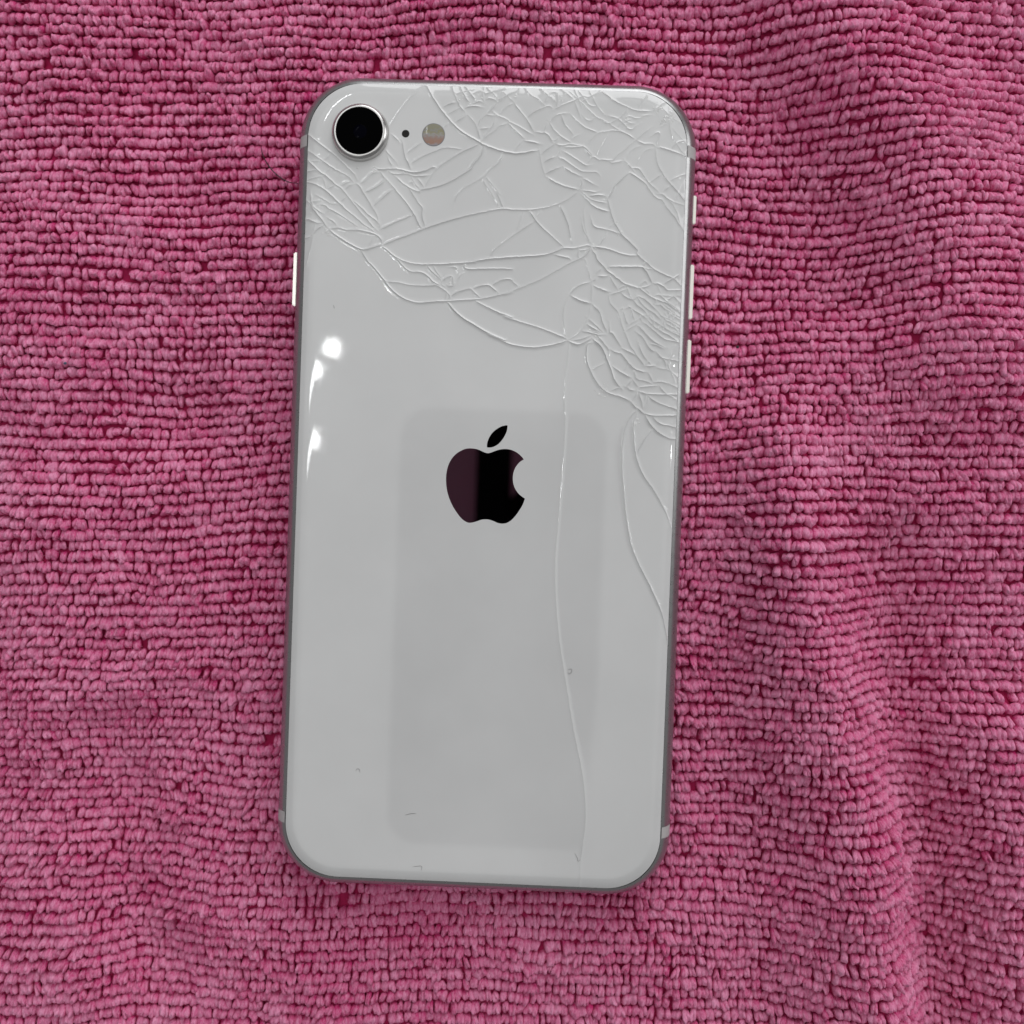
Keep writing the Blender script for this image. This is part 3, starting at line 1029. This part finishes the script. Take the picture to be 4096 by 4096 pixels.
    for n_, k in enumerate(order):
        fs = F2[comp[k]]
        used = np.unique(fs)
        mp = {int(g): i for i, g in enumerate(used)}
        co = np.c_[V2[used], z[used]]
        if n_ > 0:
            c0 = co.mean(0)
            rad = np.hypot(co[:, 0] - c0[0], co[:, 1] - c0[1]).max()
            lim = min(0.0065, 0.016 / rad)
            co[:, 2] += (co[:, 0] - c0[0]) * r2.uniform(-lim, lim) + (co[:, 1] - c0[1]) * r2.uniform(-lim, lim)
        faces = [tuple(mp[int(i)] for i in f) for f in fs]
        sharp = set()
        for f in fs:
            for a, b in ((f[0], f[1]), (f[1], f[2]), (f[2], f[0])):
                kk = (min(a, b), max(a, b))
                if kk in con and len(em[kk]) == 2:
                    p_, q_ = mp[int(a)], mp[int(b)]
                    sharp.add((min(p_, q_), max(p_, q_)))
        if n_ == 0:
            main = mesh_obj("back_glass", co, faces, M_GLASS, phone, True, sharp)
        else:
            mesh_obj("glass_shard", co, faces, M_GLASS, main, True, sharp)
    return main
WID, HGT, MIN_AREA = 0.17, 0.138, 0.10
back = build_glass()

# --- crushed glass crumbs at the impact points
HUBS = [(16.8, 40.56, 1.1, 26), (17.36, 26.21, 1.2, 30), (19.35, 16.84, 1.3, 30), (24.59, 14.71, .5, 8), (25.0, 11.8, .8, 16), (18.39, 49.07, .6, 8),
        (21.4, 43.57, .7, 10), (20.6, 44.8, .4, 6), (-28.13, 42.36, .9, 16), (-30.13, 45.36, .5, 6), (-24.8, 51.61, .5, 6), (-19.09, 40.21, .3, 4),
        (24.9, 25.24, .3, 3), (13.64, 24.74, .6, 10), (24.92, 66.2, .5, 8), (27.0, 64.6, .9, 30), (28.9, 63.1, 1.0, 30), (27.57, 62.2, .9, 20),
        (-7.02, 34.01, .8, 14), (-6.01, 65.6, 1.0, 14), (-3.0, 66.0, .9, 12), (3.0, 65.6, .9, 10), (10.0, 65.6, .9, 12), (14, 65.3, .7, 8), (-20.31, 52.25, .6, 8), (-23.28, 52.78, .3, 3),
        (21.6, 62.6, .8, 14)]
def build_crumbs():
    V, F = [], []
    for hx, hy, sp, n in HUBS:
        for _ in range(n):
            x = random.gauss(hx, sp * 0.45); y = random.gauss(hy, sp * 0.45)
            e = float(sdf_rr(x, y, GW, GH, RG))
            if e < 0.15:
                continue
            s = random.uniform(0.06, 0.2) * (0.7 + 0.5 * random.random())
            zz = 7.3 - float(glass_edge_drop(np.array(e))) + 0.02
            b = len(V)
            a0 = random.random() * 6.28
            for q in range(3):
                a = a0 + q * 2.1 + random.uniform(-.4, .4)
                V.append((x + s * 1.4 * math.cos(a), y + s * math.sin(a), zz + random.uniform(-0.02, 0.05)))
            V.append((x + random.uniform(-s, s) * .5, y + random.uniform(-s, s) * .5, zz + s * random.uniform(0.15, 0.5)))
            F += [(b, b + 1, b + 3), (b + 1, b + 2, b + 3), (b + 2, b, b + 3)]
    return tag(mesh_obj("glass_crumbs", V, F, M_CHIP, back, False), kind="stuff")
build_crumbs()

# --- emblem
def smooth_loop(pts, corners, per=6):
    """Catmull-Rom through pts, broken at corner indices"""
    n = len(pts); P = [np.array(p, float) for p in pts]
    out = []
    for i in range(n):
        b, c = P[i], P[(i + 1) % n]
        a = P[i - 1] if i not in corners else 2 * b - c
        d = P[(i + 2) % n] if (i + 1) % n not in corners else 2 * c - b
        for t in np.linspace(0, 1, per, endpoint=False):
            out.append(0.5 * (2 * b + (c - a) * t + (2 * a - 5 * b + 4 * c - d) * t * t + (3 * b - a - 3 * c + d) * t ** 3))
    return out

def slab(name, loop, z0, z1, mat, parent):
    n = len(loop)
    V = [(p[0], p[1], z1) for p in loop] + [(p[0], p[1], z0) for p in loop]
    F = [tuple(range(n))] + [(n + i, n + (i + 1) % n, (i + 1) % n, i) for i in range(n)]
    a = sum(loop[i][0] * loop[(i + 1) % n][1] - loop[(i + 1) % n][0] * loop[i][1] for i in range(n))
    if a < 0:
        F = [f[::-1] for f in F]
    return mesh_obj(name, V, F, mat, parent, False)

LEAF = [(0.18, 6.74), (0.19, 7.39), (0.36, 8.05), (0.66, 8.71), (1.16, 9.39), (1.8, 9.93), (2.5, 10.35), (3.09, 10.52), (3.49, 10.58), (3.52, 10.19), (3.39, 9.46), (3.09, 8.73), (2.59, 7.93), (2.02, 7.32), (1.38, 6.91), (0.73, 6.73)]
BODY = [(0.38, 5.76), (-0.09, 5.84), (-0.62, 6.05), (-1.22, 6.29), (-1.88, 6.44), (-2.66, 6.47), (-3.45, 6.35), (-4.22, 5.99), (-4.99, 5.44), (-5.68, 4.63), (-6.17, 3.63), (-6.46, 2.44), (-6.53, 1.26), (-6.44, 0.08), (-6.2, -1.09), (-5.76, -2.32), (-5.2, -3.41), (-4.51, -4.43), (-3.82, -5.26), (-3.15, -5.8), (-2.55, -6.04), (-2.09, -6.05), (-1.57, -5.94), (-0.92, -5.71), (-0.27, -5.47), (0.45, -5.39), (1.04, -5.44), (1.7, -5.62), (2.37, -5.89), (3.03, -6.01), (3.62, -5.97), (4.2, -5.76), (4.84, -5.27), (5.46, -4.53), (6.08, -3.59), (6.57, -2.66), (6.9, -1.66), (6.4, -1.35), (5.79, -0.85), (5.24, -0.15), (4.88, 0.69), (4.73, 1.66), (4.81, 2.65), (5.11, 3.51), (5.6, 4.25), (6.05, 4.65), (6.47, 4.93), (6.02, 5.44), (5.41, 5.94), (4.68, 6.33), (3.95, 6.52), (3.23, 6.56), (2.45, 6.46), (1.73, 6.24), (1.02, 5.94)]
emblem = slab("emblem", smooth_loop(BODY, {36, 46}), 7.28, 7.312, M_EMBLEM, phone)
slab("leaf", smooth_loop(LEAF, {0, 8}), 7.28, 7.312, M_EMBLEM, emblem)

# --- camera, microphone, flash
def lathe(name, cx, cy, prof, mat, parent, n=96, cap_in=False, sharp_k=()):
    V, F = [], []
    for r, z in prof:
        for i in range(n):
            a = 2 * math.pi * i / n
            V.append((cx + r * math.cos(a), cy + r * math.sin(a), z))
    for k in range(len(prof) - 1):
        for i in range(n):
            j = (i + 1) % n
            F.append((k * n + i, k * n + j, (k + 1) * n + j, (k + 1) * n + i))
    if cap_in:
        F.append(tuple(range((len(prof) - 1) * n, len(prof) * n)))
    sh = set()
    for k in sharp_k:
        for i in range(n):
            a, b = k * n + i, k * n + (i + 1) % n
            sh.add((min(a, b), max(a, b)))
    return mesh_obj(name, V, F, mat, parent, True, sh)

KX, KY = -23.0, 58.78
ring = lathe("camera_ring", KX, KY, [(4.86, 7.2), (4.80, 7.42), (4.72, 7.9), (4.55, 8.18), (4.28, 8.38), (4.18, 8.42), (3.98, 8.42), (3.92, 8.36), (3.90, 8.05)], M_RING, phone, 128, False, (1, 4, 5, 6))
lathe("lens_cover", KX, KY, [(3.93, 8.22), (2.0, 8.235), (0.02, 8.24)], M_BLACK, ring, 96, True)
lathe("lens", KX + 0.1, KY - 0.1, [(1.15, 8.237), (1.1, 8.26), (0.6, 8.275), (0.02, 8.28)], mat_plain("lens_coating", (0.0008, 0.0008, 0.003), 0.06, 0.015), ring, 64, True)
flash = lathe("flash", -10.65, 58.85, [(1.88, 7.27), (1.87, 7.32), (1.80, 7.335), (0.02, 7.34)], M_FLASH, phone, 64, True, (1,))
lathe("flash_rim", -10.65, 58.85, [(1.93, 7.30), (1.92, 7.338), (1.81, 7.342)], mat_plain("flash_edge", (0.22, 0.22, 0.23), 0.4), flash, 64)
mic = lathe("microphone", -15.37, 58.89, [(0.64, 7.29), (0.63, 7.325), (0.02, 7.326)], M_DARK, phone, 40, True, (1,))
V, F = [], []
for i in range(-4, 5):          # woven grille wires across the microphone hole
    d = i * 0.12
    L = math.sqrt(max(0, 0.58 ** 2 - d * d))
    ux, uy = math.cos(0.75), math.sin(0.75)
    for sx, sy in ((-1, -1), (1, -1), (1, 1), (-1, 1)):
        V.append((-15.37 + sx * L * ux - (d + sy * 0.02) * uy, 58.89 + sx * L * uy + (d + sy * 0.02) * ux, 7.334))
    b = len(V) - 4
    F.append((b, b + 1, b + 2, b + 3))
mesh_obj("grille", V, F, mat_metal("grille_wire", (0.05, 0.047, 0.044), 0.45), mic, False)

# --- antenna bands and buttons
def band(y0, y1, side):
    zs = [6.80, 6.6, 6.2, 5.6, 5.0, 4.3, 3.65, 2.8, 2.0, 1.2]
    V, F = [], []
    for z in zs:
        ins = frame_inset(z) - 0.03
        for k in range(5):
            y = y0 + (y1 - y0) * k / 4
            out = max(0, abs(y) - (HH - RO))
            rr = RO - ins
            dx = (rr - math.sqrt(max(0, rr * rr - out * out)))
            V.append((side * (HW - ins - dx), y, z + 0.02))
    for i in range(len(zs) - 1):
        for k in range(4):
            a = i * 5 + k
            f = (a, a + 1, a + 6, a + 5)
            F.append(f if side < 0 else f[::-1])
    return mesh_obj("antenna_band", V, F, M_BAND, phone, True)
band(56.5, 58.45, -1); band(56.6, 58.55, 1); band(-58.4, -56.5, -1); band(-58.4, -56.5, 1)

def button(name, y0, y1, side, out=0.40, z0=2.45, z1=4.75):
    bm = bmesh.new()
    x0, x1 = HW - 0.6, HW + out
    vs = [bm.verts.new((side * x * MM, y * MM, z * MM)) for x in (x0, x1) for y in (y0, y1) for z in (z0, z1)]
    for q in ((0, 1, 3, 2), (4, 6, 7, 5), (0, 4, 5, 1), (2, 3, 7, 6), (1, 5, 7, 3), (0, 2, 6, 4)):
        bm.faces.new([vs[i] for i in q])
    bmesh.ops.recalc_face_normals(bm, faces=bm.faces)
    ed = [e for e in bm.edges if all(abs(v.co.x) > (HW + 0.1) * MM for v in e.verts) or abs(e.verts[0].co.x - e.verts[1].co.x) > 0.0001]
    bmesh.ops.bevel(bm, geom=ed, offset=0.16 * MM, segments=2, affect='EDGES')
    me = bpy.data.meshes.new(name)
    bm.to_mesh(me); bm.free()
    me.materials.append(M_BRIGHT)
    o = bpy.data.objects.new(name, me)
    C.objects.link(o); o.parent = phone
    # dark slot the button sits in
    sl = [(side * (HW - frame_inset(z) + 0.012), y, z) for z in (z0 - 0.14, 3.65, z1 + 0.14) for y in (y0 - 0.16, y1 + 0.16)]
    mesh_obj("button_slot", sl, [(0, 1, 3, 2), (2, 3, 5, 4)] if side < 0 else [(2, 3, 1, 0), (4, 5, 3, 2)], M_DARK, o, False)
    return o
button("power_button", 29.97, 39.1, -1)
button("mute_switch", 46.06, 50.92, 1, 0.36, 2.9, 4.6)
button("volume_button", 29.91, 39.15, 1)
button("volume_button", 17.29, 26.39, 1)

# ------------------------------------------------------------------ hair and lint
def fibre(name, pts, r, mat, label, cat, group=None, taper=True, seg=5):
    P = catmull([p[:2] for p in pts], 0.25)
    m = len(P)
    zz = np.interp(np.linspace(0, 1, m), np.linspace(0, 1, len(pts)), [p[2] for p in pts])
    V, F = [], []
    T = np.gradient(P, axis=0)
    o = np.array([P[0, 0], P[0, 1], zz.min()])
    for i in range(m):
        t = T[i] / (np.hypot(*T[i]) + 1e-9)
        rr = r * (1 - 0.6 * abs(2 * i / (m - 1) - 1) ** 3) if taper else r
        for k in range(seg):
            a = 2 * math.pi * k / seg
            V.append((P[i, 0] - t[1] * rr * math.cos(a), P[i, 1] + t[0] * rr * math.cos(a), zz[i] + rr * math.sin(a)))
    for i in range(m - 1):
        for k in range(seg):
            k2 = (k + 1) % seg
            F.append((i * seg + k, (i + 1) * seg + k, (i + 1) * seg + k2, i * seg + k2))
    F.append(tuple(range(seg))); F.append(tuple(range((m - 1) * seg, m * seg))[::-1])
    ob = mesh_obj(name, np.array(V) - o, F, mat)
    ob.location = o * MM
    return tag(ob, label, cat, group)
HAIRP = [(-41.46, 58.13), (-41.29, 57.33), (-40.8, 56.09), (-40.03, 54.86), (-39.09, 53.81), (-37.98, 52.94), (-36.87, 52.35), (-35.78, 52.11), (-34.69, 52.11)]
hh = [float(cloth_h(np.array([x]), np.array([y]))[0]) + 2.6 for x, y in HAIRP]
fibre("hair", [(x, y, z) for (x, y), z in zip(HAIRP, hh)], 0.1, M_HAIR, "thin curved black hair on the pink towel beside the phone", "hair")
ZG = 7.33
for pts, lab in (
    ([(-11.5, -56.05), (-10.4, -55.75), (-9.6, -55.7)], "straight dark lint fibre on the lower middle of the white glass"),
    ([(-20.1, -48.9), (-19.9, -48.5), (-19.5, -48.6), (-19.4, -49.1)], "tiny hooked lint fibre on the lower left of the white glass"),
    ([(-9.9, -64.8), (-8.6, -64.6), (-8.3, -64.7), (-8.4, -65.4)], "bent lint fibre by the bottom edge of the white glass"),
    ([(15.2, -30.3), (15.7, -30.1), (15.9, -30.5), (15.4, -31.0), (15.2, -30.6)], "small looped lint fibre beside the long vertical crack"),
    ([(17.5, -61.3), (18.0, -62.2), (18.1, -62.7), (18.5, -62.3)], "V shaped lint fibre near the foot of the long vertical crack"),
    ([(-26.6, 29.8), (-26.45, 29.5), (-26.4, 29.2)], "short dark lint speck on clean glass above the bright lamp reflection")):
    fibre("lint_fibre", [(x, y, ZG) for x, y in pts], 0.027, M_LINT, lab, "lint", "lint fibres on the phone's glass back")
def speck(x, y, r, label, col):
    V = []; bm = bmesh.new()
    bmesh.ops.create_icosphere(bm, subdivisions=2, radius=r * MM)
    for v in bm.verts:
        v.co *= 1 + random.uniform(-.3, .3)
        v.co.z *= 0.6
    me = bpy.data.meshes.new("dirt_speck"); bm.to_mesh(me); bm.free()
    me.materials.append(col)
    o = bpy.data.objects.new("dirt_speck", me); C.objects.link(o)
    o.location = (x * MM, y * MM, (float(cloth_h(np.array([x]), np.array([y]))[0]) + 1.95) * MM)
    return tag(o, label, "speck", "dirt specks caught in the towel")
speck(43.29, 26.4, 0.28, "black dirt speck on the pink towel right of the volume buttons", M_HAIR)
speck(-74.0, 19.0, 0.26, "bluish grey speck on the left part of the pink towel", mat_plain("blue_grey", (0.08, 0.10, 0.16), 0.8))

# ------------------------------------------------------------------ the phone that takes the picture (seen mirrored in the emblem and glass)
shooter = empty("photographing_phone", (-2, -46.5, 172))
tag(shooter, "dark phone held above, mirrored in the emblem and glossy glass", "phone")
M_BODY = mat_plain("dark_phone_back", (0.13, 0.075, 0.105), 0.5, 0.2)
def rslab(name, cx, cy, hw, hh, r, z0, z1, mat, parent):
    lp = [(cx + x, cy + y) for x, y in rr_path(hw, hh, r, 10, 4, 8)]
    n = len(lp)
    V = [(x, y, z0) for x, y in lp] + [(x, y, z1) for x, y in lp]
    F = [tuple(range(n))[::-1], tuple(range(n, 2 * n))] + [(i, (i + 1) % n, n + (i + 1) % n, n + i) for i in range(n)]
    return mesh_obj(name, V, F, mat, parent, False)
rslab("body", -2, -46.5, 35, 74.5, 10, 172.5, 180.5, M_BODY, shooter)
isl = rslab("camera_island", -4.7, 2.0, 5.8, 25, 4, 170.9, 172.6, M_BLACK, shooter)
for lx, ly, lr in ((7.6, -5.5, 7.2), (20.5, 12.0, 6.2), (20.5, -5.5, 6.2)):
    lathe("lens", lx, ly, [(lr, 172.55), (lr, 170.5), (lr - .6, 170.4), (lr - .8, 170.6), (0.02, 170.65)], M_BLACK, shooter, 48, True)
